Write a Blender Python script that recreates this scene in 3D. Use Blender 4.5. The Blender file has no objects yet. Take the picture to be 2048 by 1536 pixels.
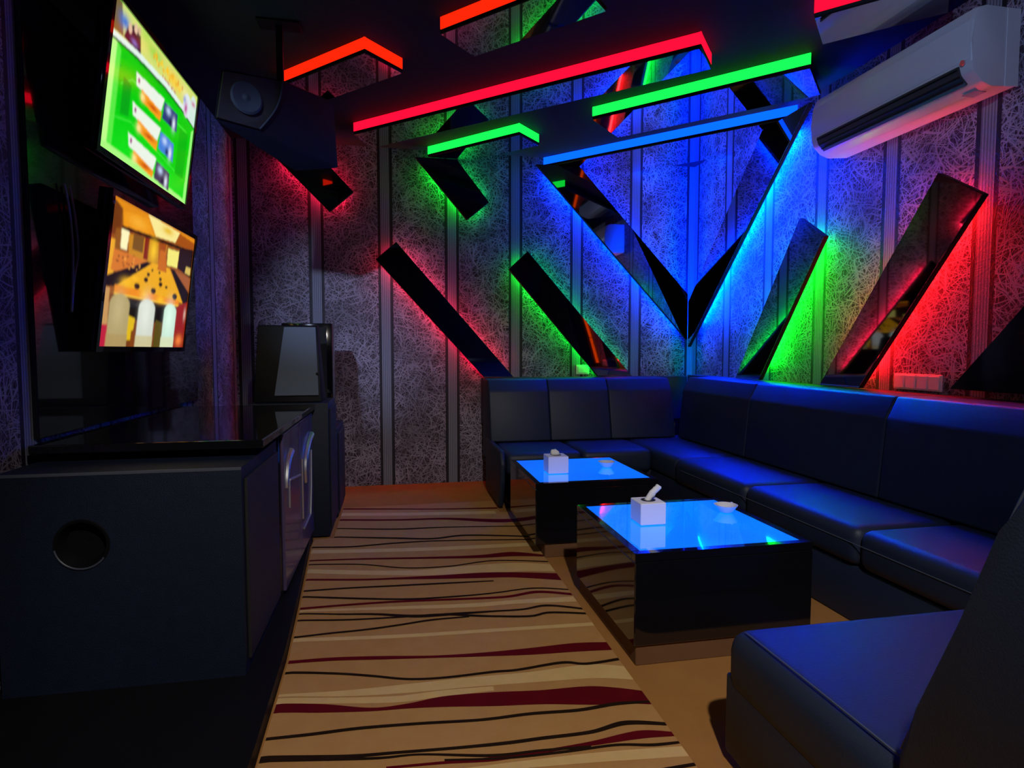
import bpy, bmesh, math, random
import numpy as np
from mathutils import Vector, Matrix
random.seed(7)
S = bpy.context.scene
COL = S.collection

# ------------------------------------------------------------------ camera
f_px = 1200.0
yaw = math.atan(234/1200); pitch = math.atan(68/1200)
cam = bpy.data.cameras.new('camera'); cam.sensor_width = 36; cam.lens = 36*f_px/2048
cam.clip_start = .02
co = bpy.data.objects.new('camera', cam); COL.objects.link(co)
co.location = (0, 0, 1.1); co.rotation_euler = (math.pi/2-pitch, 0, -yaw)
S.camera = co
# ------------------------------------------------------------------ world, exposure
w = bpy.data.worlds.new('night'); S.world = w; w.use_nodes = True
w.node_tree.nodes['Background'].inputs[0].default_value = (.10, .13, .30, 1)
w.node_tree.nodes['Background'].inputs[1].default_value = .0
S.view_settings.view_transform = 'Standard'; S.view_settings.look = 'None'
S.view_settings.exposure = 0; S.view_settings.gamma = 1; S.view_settings.use_curve_mapping = False

def area(name, loc, target, size, power, col, spread=120, size_y=None):
    l = bpy.data.lights.new(name, 'AREA'); l.energy = power; l.color = col; l.size = size
    if size_y: l.shape = 'RECTANGLE'; l.size_y = size_y
    l.spread = math.radians(spread)
    o = bpy.data.objects.new(name, l); COL.objects.link(o); o.location = loc
    d = Vector(target)-Vector(loc); o.rotation_euler = d.to_track_quat('-Z', 'Y').to_euler()
    return o
def spot(name, loc, target, power, col, ang, blend=.8, r=.04):
    l = bpy.data.lights.new(name, 'SPOT'); l.energy = power; l.color = col
    l.spot_size = math.radians(ang); l.spot_blend = blend; l.shadow_soft_size = r
    o = bpy.data.objects.new(name, l); COL.objects.link(o); o.location = loc
    d = Vector(target)-Vector(loc); o.rotation_euler = d.to_track_quat('-Z', 'Y').to_euler()
    return o
# unseen fill spots added under the ceiling at the entrance end of the room
spot('entrance_fill', (.35, -.35, 2.66), (.42, 2.45, 0), 200, (1, .92, .82), 64, .6)
spot('side_fill', (-.95, .30, 2.66), (-.30, 4.95, 1.30), 340, (.55, .66, 1), 21, 1)
spot('sofa_fill', (.75, -.3, 2.66), (1.95, 2.3, .3), 36, (.42, .57, 1), 50)
spot('aircon_fill', (-.6, -.45, 2.66), (2.38, 2.5, 2.33), 170, (.42, .60, 1), 22, .8)  # added fill aimed at the air conditioner, no fitting there

# ------------------------------------------------------------------ mesh helpers
def mat(name, base, rough=.5, metal=0, spec=.5, bump=None, emit=None, es=0, coat=0, mix=None):
    m = bpy.data.materials.new(name); m.use_nodes = True; nt = m.node_tree
    b = nt.nodes['Principled BSDF']
    b.inputs['Base Color'].default_value = (*base, 1); b.inputs['Roughness'].default_value = rough
    b.inputs['Metallic'].default_value = metal; b.inputs['Specular IOR Level'].default_value = spec
    b.inputs['Coat Weight'].default_value = coat; b.inputs['Coat Roughness'].default_value = .03
    if emit: b.inputs['Emission Color'].default_value = (*emit, 1); b.inputs['Emission Strength'].default_value = es
    tc = nt.nodes.new('ShaderNodeTexCoord')
    if mix:   # small colour mottling
        n = nt.nodes.new('ShaderNodeTexNoise'); n.inputs['Scale'].default_value = mix[1]; n.inputs['Detail'].default_value = 4
        r = nt.nodes.new('ShaderNodeMix'); r.data_type = 'RGBA'
        r.inputs[6].default_value = (*base, 1); r.inputs[7].default_value = (*mix[0], 1)
        nt.links.new(tc.outputs['Object'], n.inputs['Vector']); nt.links.new(n.outputs['Fac'], r.inputs[0])
        nt.links.new(r.outputs[2], b.inputs['Base Color'])
    if bump:
        n = nt.nodes.new('ShaderNodeTexNoise'); n.inputs['Scale'].default_value = bump[0]; n.inputs['Detail'].default_value = 3
        bp = nt.nodes.new('ShaderNodeBump'); bp.inputs['Strength'].default_value = bump[1]; bp.inputs['Distance'].default_value = .002
        nt.links.new(tc.outputs['Object'], n.inputs['Vector']); nt.links.new(n.outputs['Fac'], bp.inputs['Height'])
        nt.links.new(bp.outputs['Normal'], b.inputs['Normal'])
    return m
def glow(name, col, s):
    m = bpy.data.materials.new(name); m.use_nodes = True; nt = m.node_tree
    nt.nodes.remove(nt.nodes['Principled BSDF']); e = nt.nodes.new('ShaderNodeEmission')
    e.inputs[0].default_value = (*col, 1); e.inputs[1].default_value = s
    nt.links.new(e.outputs[0], nt.nodes['Material Output'].inputs[0]); return m

def obj(name, bm, mats, parent=None, smooth=False, loc=None):
    me = bpy.data.meshes.new(name)
    bmesh.ops.recalc_face_normals(bm, faces=bm.faces[:])
    if loc is not None: bmesh.ops.translate(bm, verts=bm.verts[:], vec=-Vector(loc))
    bm.to_mesh(me); bm.free()
    for m in (mats if isinstance(mats, (list, tuple)) else [mats]): me.materials.append(m)
    if smooth:
        for p in me.polygons: p.use_smooth = True
        if smooth != 'all':
            try: me.set_sharp_from_angle(angle=math.radians(38))
            except Exception: pass
    o = bpy.data.objects.new(name, me); COL.objects.link(o)
    if parent is not None:
        o.parent = parent
        p = parent; off = Vector((0, 0, 0))
        while p is not None: off += p.location; p = p.parent
        o.location = (Vector(loc) if loc is not None else Vector((0, 0, 0))) - off
    elif loc is not None: o.location = loc
    return o
def tag(o, label, cat, group=None):
    o['label'] = label; o['category'] = cat
    if group: o['group'] = group
    return o
def thing(name, label, cat, loc=(0, 0, 0), group=None):
    o = bpy.data.objects.new(name, None); COL.objects.link(o); o.location = loc; o.empty_display_size = .1
    return tag(o, label, cat, group)
def struct(name, bm, m, smooth=False):
    o = obj(name, bm, m, None, smooth); o['kind'] = 'structure'; return o
B = bmesh.new
def box(bm, x0, x1, y0, y1, z0, z1, r=0, seg=3, mi=0):
    t = bmesh.new()
    vs = [t.verts.new(p) for p in ((x0,y0,z0),(x1,y0,z0),(x1,y1,z0),(x0,y1,z0),(x0,y0,z1),(x1,y0,z1),(x1,y1,z1),(x0,y1,z1))]
    for q in ((0,3,2,1),(4,5,6,7),(0,1,5,4),(1,2,6,5),(2,3,7,6),(3,0,4,7)): t.faces.new([vs[i] for i in q])
    if r: bmesh.ops.bevel(t, geom=t.edges[:], offset=r, segments=seg, profile=.5, affect='EDGES')
    join(bm, t, mi)
def join(bm, t, mi=0):
    mp = {v: bm.verts.new(v.co) for v in t.verts}
    for fc in t.faces:
        try: n = bm.faces.new([mp[v] for v in fc.verts]); n.material_index = mi or fc.material_index
        except ValueError: pass
    t.free()
def prism(bm, pts, vec, r=0, seg=2, mi=0):
    t = bmesh.new(); v = Vector(vec)
    a = [t.verts.new(p) for p in pts]; b = [t.verts.new(Vector(p)+v) for p in pts]
    t.faces.new(a); t.faces.new(b[::-1])
    n = len(a)
    for i in range(n): t.faces.new([a[i], b[i], b[(i+1) % n], a[(i+1) % n]])
    if r: bmesh.ops.bevel(t, geom=t.edges[:], offset=r, segments=seg, profile=.5, affect='EDGES')
    join(bm, t, mi)
def hull8(bm, p, r=0, seg=2):      # p: front a b c d, back a b c d
    t = bmesh.new(); v = [t.verts.new(q) for q in p]
    for q in ((0,1,2,3),(7,6,5,4),(0,4,5,1),(1,5,6,2),(2,6,7,3),(3,7,4,0)): t.faces.new([v[i] for i in q])
    bmesh.ops.recalc_face_normals(t, faces=t.faces[:])
    if r: bmesh.ops.bevel(t, geom=t.edges[:], offset=r, segments=seg, profile=.5, affect='EDGES')
    join(bm, t)
def tube(bm, pts, r, n=8, closed=False, r2=None):
    pts = [Vector(p) for p in pts]; rings = []; up = None
    for i, p in enumerate(pts):
        a = pts[i-1] if (i or closed) else p; b = pts[(i+1) % len(pts)] if (i < len(pts)-1 or closed) else p
        d = (b-a).normalized()
        if up is None: up = d.orthogonal().normalized()
        u = (up - d*up.dot(d)).normalized(); up = u; s = d.cross(u)
        rr = r if r2 is None else r+(r2-r)*i/(len(pts)-1)
        rings.append([bm.verts.new(p + (u*math.cos(2*math.pi*k/n)+s*math.sin(2*math.pi*k/n))*rr) for k in range(n)])
    m = len(rings)
    for i in range(m if closed else m-1):
        A, C = rings[i], rings[(i+1) % m]
        for k in range(n): bm.faces.new([A[k], A[(k+1) % n], C[(k+1) % n], C[k]])
    if not closed: bm.faces.new(rings[0][::-1]); bm.faces.new(rings[-1])
def lathe(bm, prof, c, n=24, ax='z', cap=False):
    c = Vector(c); rings = []
    for r, h in prof:
        ring = []
        for k in range(n):
            a = 2*math.pi*k/n; x, y = r*math.cos(a), r*math.sin(a)
            ring.append(bm.verts.new(c + (Vector((x, y, h)) if ax == 'z' else Vector((h, x, y)) if ax == 'x' else Vector((x, h, y)))))
        rings.append(ring)
    for i in range(len(rings)-1):
        for k in range(n): bm.faces.new([rings[i][k], rings[i][(k+1) % n], rings[i+1][(k+1) % n], rings[i+1][k]])
    if cap: bm.faces.new(rings[0][::-1]); bm.faces.new(rings[-1])
def smoothpath(pts, k=6):
    P = [Vector(p) for p in pts]; out = []
    for i in range(len(P)-1):
        p0 = P[max(i-1, 0)]; p1 = P[i]; p2 = P[i+1]; p3 = P[min(i+2, len(P)-1)]
        for j in range(k):
            t = j/k
            out.append(.5*((2*p1)+(-p0+p2)*t+(2*p0-5*p1+4*p2-p3)*t*t+(-p0+3*p1-3*p2+p3)*t**3))
    out.append(P[-1]); return out
def raster(name, P00, P10, P11, P01, nu, nv, fn, strength, parent):
    """flat picture surface: a fine grid whose colour attribute holds the picture"""
    P00, P10, P11, P01 = map(Vector, (P00, P10, P11, P01))
    U, V = np.meshgrid(np.linspace(0, 1, nu), np.linspace(0, 1, nv))
    co_ = [(P00*(1-u)+P10*u)*(1-v)+(P01*(1-u)+P11*u)*v for u, v in zip(U.ravel(), V.ravel())]
    fs = [(j*nu+i, j*nu+i+1, (j+1)*nu+i+1, (j+1)*nu+i) for j in range(nv-1) for i in range(nu-1)]
    me = bpy.data.meshes.new(name); me.from_pydata([tuple(c) for c in co_], [], fs)
    C = fn(U.ravel(), V.ravel()).reshape(nv, nu, 3)
    for _ in range(2):      # soft picture, as on the out-of-focus screens
        Q = np.pad(C, ((1, 1), (1, 1), (0, 0)), mode='edge'); C = sum(Q[i:i+nv, j:j+nu] for i in range(3) for j in range(3))/9
    C = C.reshape(-1, 3)
    at = me.color_attributes.new('picture', 'FLOAT_COLOR', 'POINT')
    at.data.foreach_set('color', np.concatenate([C, np.ones((len(C), 1))], 1).astype(np.float32).ravel())
    m = bpy.data.materials.new(name); m.use_nodes = True; nt = m.node_tree; b = nt.nodes['Principled BSDF']
    b.inputs['Base Color'].default_value = (.01, .01, .01, 1); b.inputs['Roughness'].default_value = .15
    a = nt.nodes.new('ShaderNodeAttribute'); a.attribute_name = 'picture'
    nt.links.new(a.outputs['Color'], b.inputs['Emission Color']); b.inputs['Emission Strength'].default_value = strength
    me.materials.append(m)
    o = bpy.data.objects.new(name, me); COL.objects.link(o); o.parent = parent
    o.location = -parent.location
    return o
def inpoly(U, V, poly):
    r = np.zeros(len(U), bool); n = len(poly)
    for i in range(n):
        x1, y1 = poly[i]; x2, y2 = poly[(i+1) % n]
        if y1 == y2: continue
        c = ((y1 > V) != (y2 > V)) & (U < (x2-x1)*(V-y1)/(y2-y1)+x1); r ^= c
    return r
def srgb(r, g, b): return tuple((c/255/12.92 if c/255 < .04045 else ((c/255+.055)/1.055)**2.4) for c in (r, g, b))
# ------------------------------------------------------------------ materials
def wallpaper(name, axis, off, p=.53):
    m = bpy.data.materials.new(name); m.use_nodes = True; nt = m.node_tree; N = nt.nodes.new; Lk = nt.links.new
    b = nt.nodes['Principled BSDF']
    tc = N('ShaderNodeTexCoord'); sx = N('ShaderNodeSeparateXYZ'); Lk(tc.outputs['Object'], sx.inputs[0])
    cx = N('ShaderNodeCombineXYZ'); u = sx.outputs[axis]; Lk(u, cx.inputs[0]); Lk(sx.outputs[2], cx.inputs[1])
    uv = cx.outputs[0]
    def math_(op, a, c=None, clamp=False):
        n = N('ShaderNodeMath'); n.operation = op; n.use_clamp = clamp
        for i, v in enumerate((a, c)):
            if v is None: continue
            if isinstance(v, (int, float)): n.inputs[i].default_value = v
            else: Lk(v, n.inputs[i])
        return n.outputs[0]
    def ramp(v, a, c):
        n = N('ShaderNodeMapRange'); n.interpolation_type = 'SMOOTHSTEP'; Lk(v, n.inputs[0])
        n.inputs[1].default_value = a; n.inputs[2].default_value = c; return n.outputs[0]
    # slight warp so the scratched lines bend
    wn = N('ShaderNodeTexNoise'); wn.noise_dimensions = '2D'; wn.inputs['Scale'].default_value = 5; Lk(uv, wn.inputs['Vector'])
    ws = N('ShaderNodeVectorMath'); ws.operation = 'SCALE'; Lk(wn.outputs['Color'], ws.inputs[0]); ws.inputs['Scale'].default_value = .045
    wa = N('ShaderNodeVectorMath'); wa.operation = 'ADD'; Lk(uv, wa.inputs[0]); Lk(ws.outputs[0], wa.inputs[1])
    tot = None
    for i, ang in enumerate((8, 31, 57, 84, 109, 133, 160)):      # families of fine scratched threads
        mp = N('ShaderNodeMapping'); Lk(wa.outputs[0], mp.inputs[0]); mp.inputs['Rotation'].default_value = (0, 0, math.radians(ang))
        mp.inputs['Location'].default_value = (i*3.1, i*1.7, 0)
        m2 = N('ShaderNodeMapping'); Lk(mp.outputs[0], m2.inputs[0]); m2.inputs['Scale'].default_value = (4.5, 120, 1)
        n = N('ShaderNodeTexNoise'); n.noise_dimensions = '2D'; n.inputs['Scale'].default_value = 1; n.inputs['Detail'].default_value = 1
        Lk(m2.outputs[0], n.inputs['Vector'])
        t = ramp(n.outputs['Fac'], .61, .71)
        tot = t if tot is None else math_('MAXIMUM', tot, t)
    for sc, wd in ((11, .018), (23, .035)):                  # crossing straight threads
        v = N('ShaderNodeTexVoronoi'); v.voronoi_dimensions = '2D'; v.feature = 'DISTANCE_TO_EDGE'; v.inputs['Scale'].default_value = sc
        Lk(wa.outputs[0], v.inputs['Vector'])
        t = math_('SUBTRACT', 1.0, ramp(v.outputs['Distance'], 0, wd)); tot = math_('MAXIMUM', tot, math_('MULTIPLY', t, .8))
    # small ring flowers
    v = N('ShaderNodeTexVoronoi'); v.voronoi_dimensions = '2D'; v.inputs['Scale'].default_value = 15; v.inputs['Randomness'].default_value = .45; Lk(uv, v.inputs['Vector'])
    rg = math_('ABSOLUTE', math_('SUBTRACT', v.outputs['Distance'], .20)); rg = math_('SUBTRACT', 1.0, ramp(rg, .0, .06))
    tot = math_('MAXIMUM', tot, math_('MULTIPLY', rg, .45))
    dk = ramp(v.outputs['Distance'], .02, .16); tot = math_('MULTIPLY', tot, dk)
    cl = N('ShaderNodeTexNoise'); cl.noise_dimensions = '2D'; cl.inputs['Scale'].default_value = 3.2; cl.inputs['Detail'].default_value = 3; Lk(uv, cl.inputs['Vector'])
    tot = math_('MULTIPLY', tot, math_('ADD', math_('MULTIPLY', ramp(cl.outputs['Fac'], .25, .65), .5), .5))
    mx = N('ShaderNodeMix'); mx.data_type = 'RGBA'; Lk(tot, mx.inputs[0])
    mx.inputs[6].default_value = (.034, .018, .032, 1); mx.inputs[7].default_value = (.36, .33, .45, 1)
    # satin strips between the widths of paper
    fr = math_('FRACT', math_('ADD', math_('DIVIDE', math_('SUBTRACT', u, off), p), 50.5))
    t = math_('MULTIPLY', math_('ABSOLUTE', math_('SUBTRACT', fr, .5)), p)
    s1 = math_('LESS_THAN', t, .058); s2 = math_('LESS_THAN', t, .036)
    wv = math_('SINE', math_('MULTIPLY', u, 2*math.pi/.0145)); wv = ramp(wv, -.2, .5)
    c2 = N('ShaderNodeMix'); c2.data_type = 'RGBA'; Lk(wv, c2.inputs[0]); c2.inputs[6].default_value = (.13, .14, .19, 1); c2.inputs[7].default_value = (.26, .28, .37, 1)
    c3 = N('ShaderNodeMix'); c3.data_type = 'RGBA'; Lk(s2, c3.inputs[0]); c3.inputs[6].default_value = (.018, .014, .024, 1); Lk(c2.outputs[2], c3.inputs[7])
    c4 = N('ShaderNodeMix'); c4.data_type = 'RGBA'; Lk(s1, c4.inputs[0]); Lk(mx.outputs[2], c4.inputs[6]); Lk(c3.outputs[2], c4.inputs[7])
    Lk(c4.outputs[2], b.inputs['Base Color']); b.inputs['Roughness'].default_value = .5; b.inputs['Specular IOR Level'].default_value = .3
    bp = N('ShaderNodeBump'); bp.inputs['Strength'].default_value = .3; bp.inputs['Distance'].default_value = .003; Lk(tot, bp.inputs['Height']); Lk(bp.outputs[0], b.inputs['Normal'])
    return m
m_wall_end = wallpaper('silver_thread_wallpaper', 0, -.065)
m_wall_side = wallpaper('silver_thread_wallpaper_side', 1, 2.80)
m_ceil = mat('dark_ceiling_paint', (.026, .030, .046), .7, spec=.08, mix=((.032, .037, .054), 2))
m_dark = mat('dark_wall_paint', (.012, .011, .016), .7, mix=((.02, .018, .024), 3))
m_carpet = mat('tan_carpet', srgb(178, 126, 70), .95, spec=.1, bump=(700, .6), mix=(srgb(160, 110, 58), 9))
m_rug = mat('rug_tan', srgb(194, 148, 94), .95, spec=.1, bump=(700, .6), mix=(srgb(180, 130, 76), 14))
m_rred = mat('rug_crimson', srgb(104, 8, 22), .95, spec=.1, mix=(srgb(84, 6, 18), 12))
m_rblk = mat('rug_black', srgb(26, 16, 12), .95, spec=.1, mix=(srgb(44, 26, 14), 12))
m_rcrm = mat('rug_cream', srgb(222, 188, 130), .95, spec=.1, mix=(srgb(206, 168, 108), 16))
m_mirror = mat('black_mirror', (.26, .26, .28), .03, 1, mix=((.28, .28, .30), 1))
m_smirror = mat('side_mirror', (.42, .42, .45), .03, 1, mix=((.44, .44, .47), 1))
m_cmirror = mat('ceiling_mirror', (.72, .72, .76), .02, 1, mix=((.74, .74, .78), 1))
m_gloss = mat('black_gloss', (.004, .004, .006), .08, 0, .5, coat=.6, mix=((.006, .006, .008), 4))
m_lacq = mat('plum_lacquer', (.07, .05, .12), .28, 0, .6, coat=.3, mix=((.08, .056, .13), 4))
m_bplas = mat('black_plastic', (.004, .004, .006), .5, spec=.15, mix=((.006, .006, .008), 8))
m_spk = mat('speaker_paint', (.004, .008, .022), .5, spec=.3, bump=(420, .8), mix=((.008, .014, .036), 30))
m_grill = mat('speaker_grille', (.006, .006, .008), .55, bump=(900, 1))
m_leather = mat('navy_leather', (.010, .018, .042), .50, 0, .4, bump=(260, .35), mix=((.014, .023, .050), 7))
m_seam = mat('seam_thread', (.05, .065, .10), .6, mix=((.06, .075, .11), 20))
m_chrome = mat('chrome', (.82, .84, .92), .38, 1, mix=((.7, .71, .78), 5))
m_white = mat('white_card', (.90, .88, .90), .6, mix=((.86, .84, .88), 9))
m_tissue = mat('white_tissue', (.85, .85, .88), .9, mix=((.8, .8, .85), 30))
m_china = mat('white_china', (.8, .8, .82), .15, mix=((.76, .76, .8), 6))
m_ac = mat('white_plastic', (.56, .56, .62), .38, mix=((.54, .54, .60), 3))
m_acd = mat('vent_shadow', (.03, .03, .035), .5, mix=((.04, .04, .045), 9))
m_screenoff = mat('dark_screen', (.03, .045, .075), .6, spec=.2, mix=((.034, .044, .07), 4))
m_cable = mat('grey_cable', (.25, .27, .4), .35, mix=((.28, .3, .44), 9))
RED, GRN, BLU, ORA = (1, .012, .05), (.002, 1, .03), (.0, .035, 1), (1, .06, .0)
g_red, g_grn, g_blu, g_ora = (glow('led_red', RED, 20), glow('led_green', GRN, 20), glow('led_blue', (0, .026, 1), 120), glow('led_orange', ORA, 1.6))
s_red, s_grn, s_blu = (glow('led_red_side', (1, .008, .010), 60), glow('led_green_side', (.0015, 1, .015), 55), glow('led_blue_side', (0, .020, 1), 480))
c_red, c_grn, c_blu, c_ora = (glow('ceiling_led_red', (1, .002, .018), 2.6), glow('ceiling_led_green', (.005, 1, .05), 2.2),
                              glow('ceiling_led_blue', (.001, .06, 1), 3.0), glow('ceiling_led_orange', (1, .015, .002), 1.4))
# ------------------------------------------------------------------ room shell
XL, XR, YN, YE, ZC = -1.2, 2.6, -.9, 4.95, 2.70
b = B(); box(b, XL-.1, XR+.1, YN-.1, YE+.1, -.1, 0); struct('floor', b, m_carpet)
b = B(); box(b, XL-.1, XR+.1, YN-.1, YE+.1, ZC, ZC+.1); struct('ceiling', b, m_ceil)
b = B(); box(b, XL-.1, XR+.1, YE, YE+.1, 0, ZC); struct('wall_end', b, m_wall_end)
b = B(); box(b, XR, XR+.1, YN, YE, 0, ZC); struct('wall_right', b, m_wall_side)
b = B(); box(b, XL-.1, XL, YN, YE, 0, ZC); struct('wall_left', b, m_wall_side)
b = B(); box(b, XL-.1, XR+.1, YN-.1, YN, 0, ZC); struct('wall_entrance', b, m_dark)

# ------------------------------------------------------------------ mirrored bands with light strips
def inset(poly, d):
    n = len(poly); A = sum(poly[i][0]*poly[(i+1) % n][1]-poly[(i+1) % n][0]*poly[i][1] for i in range(n)); s = 1 if A > 0 else -1
    out = []
    for i in range(n):
        p0, p1, p2 = (Vector(poly[i-1]), Vector(poly[i]), Vector(poly[(i+1) % n]))
        e1 = (p1-p0).normalized(); e2 = (p2-p1).normalized()
        n1 = Vector((-e1.y, e1.x))*s; n2 = Vector((-e2.y, e2.x))*s
        k = (n1+n2); out.append(p1 + k*(d/max(.3, 1+n1.dot(n2))))
    return out
def wall_band(label, poly, wall, led, edges, mirror=None, gap=.06, th=.03, ins=.045, weak={}):
    """black mirror panel held off the wall, a light strip hidden behind the chosen edges"""
    P = (lambda p, h: (p[0], YE-h, p[1])) if wall == 'end' else (lambda p, h: (XR-h, p[0], p[1]))
    c = Vector(P((sum(p[0] for p in poly)/len(poly), sum(p[1] for p in poly)/len(poly)), 0))
    t = thing('mirror_band', label, 'mirror panel', c, 'mirrored bands on the walls' )
    b = B(); q = [P(p, gap) for p in poly]; v = Vector(P((0, 0), gap+th))-Vector(P((0, 0), gap))
    prism(b, q, v, .003, 1); obj('backing_panel', b, m_bplas, t, loc=c)
    b = B(); fi = inset(poly, .003); prism(b, [P(p, gap+th+.0003) for p in fi], Vector(P((0, 0), .003))-Vector(P((0, 0), 0))); obj('mirror_face', b, mirror or (m_mirror if wall == 'end' else m_smirror), t, loc=c)
    ii = inset(poly, ins)
    b = B(); ii2 = inset(poly, ins+.014); prism(b, [P(p, .001) for p in ii2], Vector(P((0, 0), gap))-Vector(P((0, 0), .001))); obj('mounting_block', b, m_bplas, t, loc=c)
    n = len(poly)
    for e in edges:
        p, q2 = ii[e], ii[(e+1) % n]; b = B()
        d = (q2-p).normalized(); p = p+d*.01; q2 = q2-d*.01
        nn = Vector((-d.y, d.x)); cen = Vector((sum(a[0] for a in poly)/n, sum(a[1] for a in poly)/n))
        if nn.dot(cen-p) < 0: nn = -nn
        w4 = [p, q2, q2+nn*.008, p+nn*.008]
        prism(b, [P(a, .006) for a in w4], Vector(P((0, 0), gap-.004))-Vector(P((0, 0), .006)))
        obj('light_strip', b, weak.get(e, led), t, loc=c)
    return t
wall_band('long black mirror band with red glow rising from the left end of the sofa', [(-.14, 1.81), (.02, 1.95), (.963, .876), (.718, .876)], 'end', g_red, (0, 1, 3))
wall_band('long black mirror band with green glow and an orange streak above the end sofa', [(.92, 1.76), (1.08, 1.91), (2.00, .876), (1.69, .876)], 'end', g_grn, (0, 1, 3))
wall_band('short black mirror band with green glow hanging from the ceiling on the end wall', [(.17, 2.615), (.50, 2.615), (.76, 2.29), (.58, 2.14)], 'end', g_grn, (1, 2, 3))
wall_band('short black mirror band with red glow behind the hanging loudspeaker', [(-.93, 2.615), (-.58, 2.615), (-.30, 2.32), (-.48, 2.16)], 'end', g_red, (1, 2, 3))
wall_band('wide black mirror band with blue glow left of the room corner', [(1.147, 2.615), (1.52, 2.615), (2.505, 1.585), (2.505, 1.185)], 'end', g_blu, (1, 3), weak={1: glow('led_blue_inner', (0, .02, 1), 120)})
wall_band('wide black mirror band with blue glow right of the room corner', [(3.345, 2.615), (3.83, 2.615), (4.855, 1.52), (4.855, 1.125)], 'side', s_blu, (1, 3), ins=.085, weak={1: glow('led_blue_inner_side', (0, .02, 1), 240)})
wall_band('black mirror band with green glow standing above the long sofa', [(3.41, 1.93), (3.18, 1.775), (3.80, .889), (4.10, .889)], 'side', s_grn, (0, 1, 3), ins=.085)
wall_band('black mirror band with red glow standing above the white switches', [(2.43, 1.93), (2.20, 1.775), (2.875, .889), (3.19, .889)], 'side', s_red, (0, 1, 3), ins=.085)
wall_band('black mirror panel with slanted edge right of the white switches', [(2.335, .92), (2.015, 1.28), (1.2, 2.1), (.95, 1.85), (1.88, .92)], 'side', g_ora, (0, 1), m_gloss, gap=.05, th=.03, ins=.014)
# dim orange strip set into the slanted edge, seen only in the mirrors
def ceil_panel(label, poly, led, near, ends=(), mirror=None, zb=2.62, th=.02, led2={}):
    c = Vector((sum(p[0] for p in poly)/len(poly), sum(p[1] for p in poly)/len(poly), ZC))
    t = thing('ceiling_mirror', label, 'mirror panel', c, 'mirrored panels under the ceiling')
    b = B(); prism(b, [(p[0], p[1], zb) for p in poly], (0, 0, th), .003, 1); obj('backing_panel', b, m_bplas, t, loc=c)
    b = B(); prism(b, [(p.x, p.y, zb-.0003) for p in inset(poly, .003)], (0, 0, -.003)); obj('mirror_face', b, mirror or m_cmirror, t, loc=c)
    b = B(); ii = inset(poly, .06); prism(b, [(p.x, p.y, zb+th) for p in ii], (0, 0, ZC-zb-th-.0005)); obj('mounting_block', b, m_bplas, t, loc=c)
    n = len(poly); cen = Vector(c.xy)
    for e, wd in near:
        p, q = Vector(poly[e]), Vector(poly[(e+1) % n]); d = (q-p).normalized(); nn = Vector((-d.y, d.x))
        if nn.dot(cen-p) > 0: nn = -nn
        q2 = [p-nn*.010, q-nn*.010, q-nn*.002, p-nn*.002]
        b = B(); prism(b, [(a.x, a.y, zb+th+.002) for a in q2], (0, 0, ZC-zb-th-.003)); obj('light_strip', b, led2.get(e, led), t, loc=c)
    return t
def diag(s0, s1, d0, d1):      # strip between x+y=s0 (near) and s1 (far), x-y from d0 to d1
    return [((s0+d0)/2, (s0-d0)/2), ((s0+d1)/2, (s0-d1)/2), ((s1+d1)/2, (s1-d1)/2), ((s1+d0)/2, (s1-d0)/2)]
ceil_panel('ceiling mirror edged in orange light above the hanging loudspeaker', diag(3.11, 3.50, -4.4, -3.38), c_ora, ((0, .085), (1, .05)))
ceil_panel('long ceiling mirror edged by the long red light line', [(-.27, 4.46), (1.53, 2.87), (1.70, 3.07), (.24, 4.37), (-.16, 4.74)], c_red, ((0, .07), (1, .03)))
ceil_panel('short ceiling mirror with green light line meeting the end wall', [(.27, 4.86), (.88, 4.24), (1.07, 4.43), (.70, 4.80), (.62, 4.86)], c_grn, ((0, .06), (1, .04)))
ceil_panel('long ceiling mirror with green light line between red and blue lines', diag(5.17, 5.75, -2.58, -.74), c_grn, ((0, .065), (3, .03)))
ceil_panel('ceiling mirror across the room corner edged by the blue light line', [(1.23, 4.945), (2.595, 3.58), (2.595, 4.36), (2.01, 4.945)], c_blu, ((0, .075), (2, .03)), led2={2: glow('ceiling_led_blue_far', BLU, 45)})
ceil_panel('topmost ceiling mirror in the middle, beside the tiny red-dot lamp', diag(3.22, 3.60, -2.76, -1.70), c_ora, ((0, .05),))
ceil_panel('ceiling mirror just in front of the white air conditioner, top right', diag(4.42, 4.83, -.62, .10), c_red, ((0, .06), (3, .03)))

# small red laser lamp on the ceiling
c = Vector((.985, 2.60, ZC)); t = thing('laser_lamp', 'tiny ceiling lamp with a red dot beside the top mirror', 'lamp', c)
b = B(); lathe(b, [(.001, 0), (.028, 0), (.03, -.02), (.02, -.035), (.001, -.036)], c, 20); obj('lamp_housing', b, m_bplas, t, True, loc=c)
b = B(); lathe(b, [(.001, -.036), (.008, -.038), (.006, -.046), (.001, -.048)], c, 12); obj('lens', b, glow('lamp_red_dot', (1, .03, .08), 1.2), t, True, loc=c)

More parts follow.
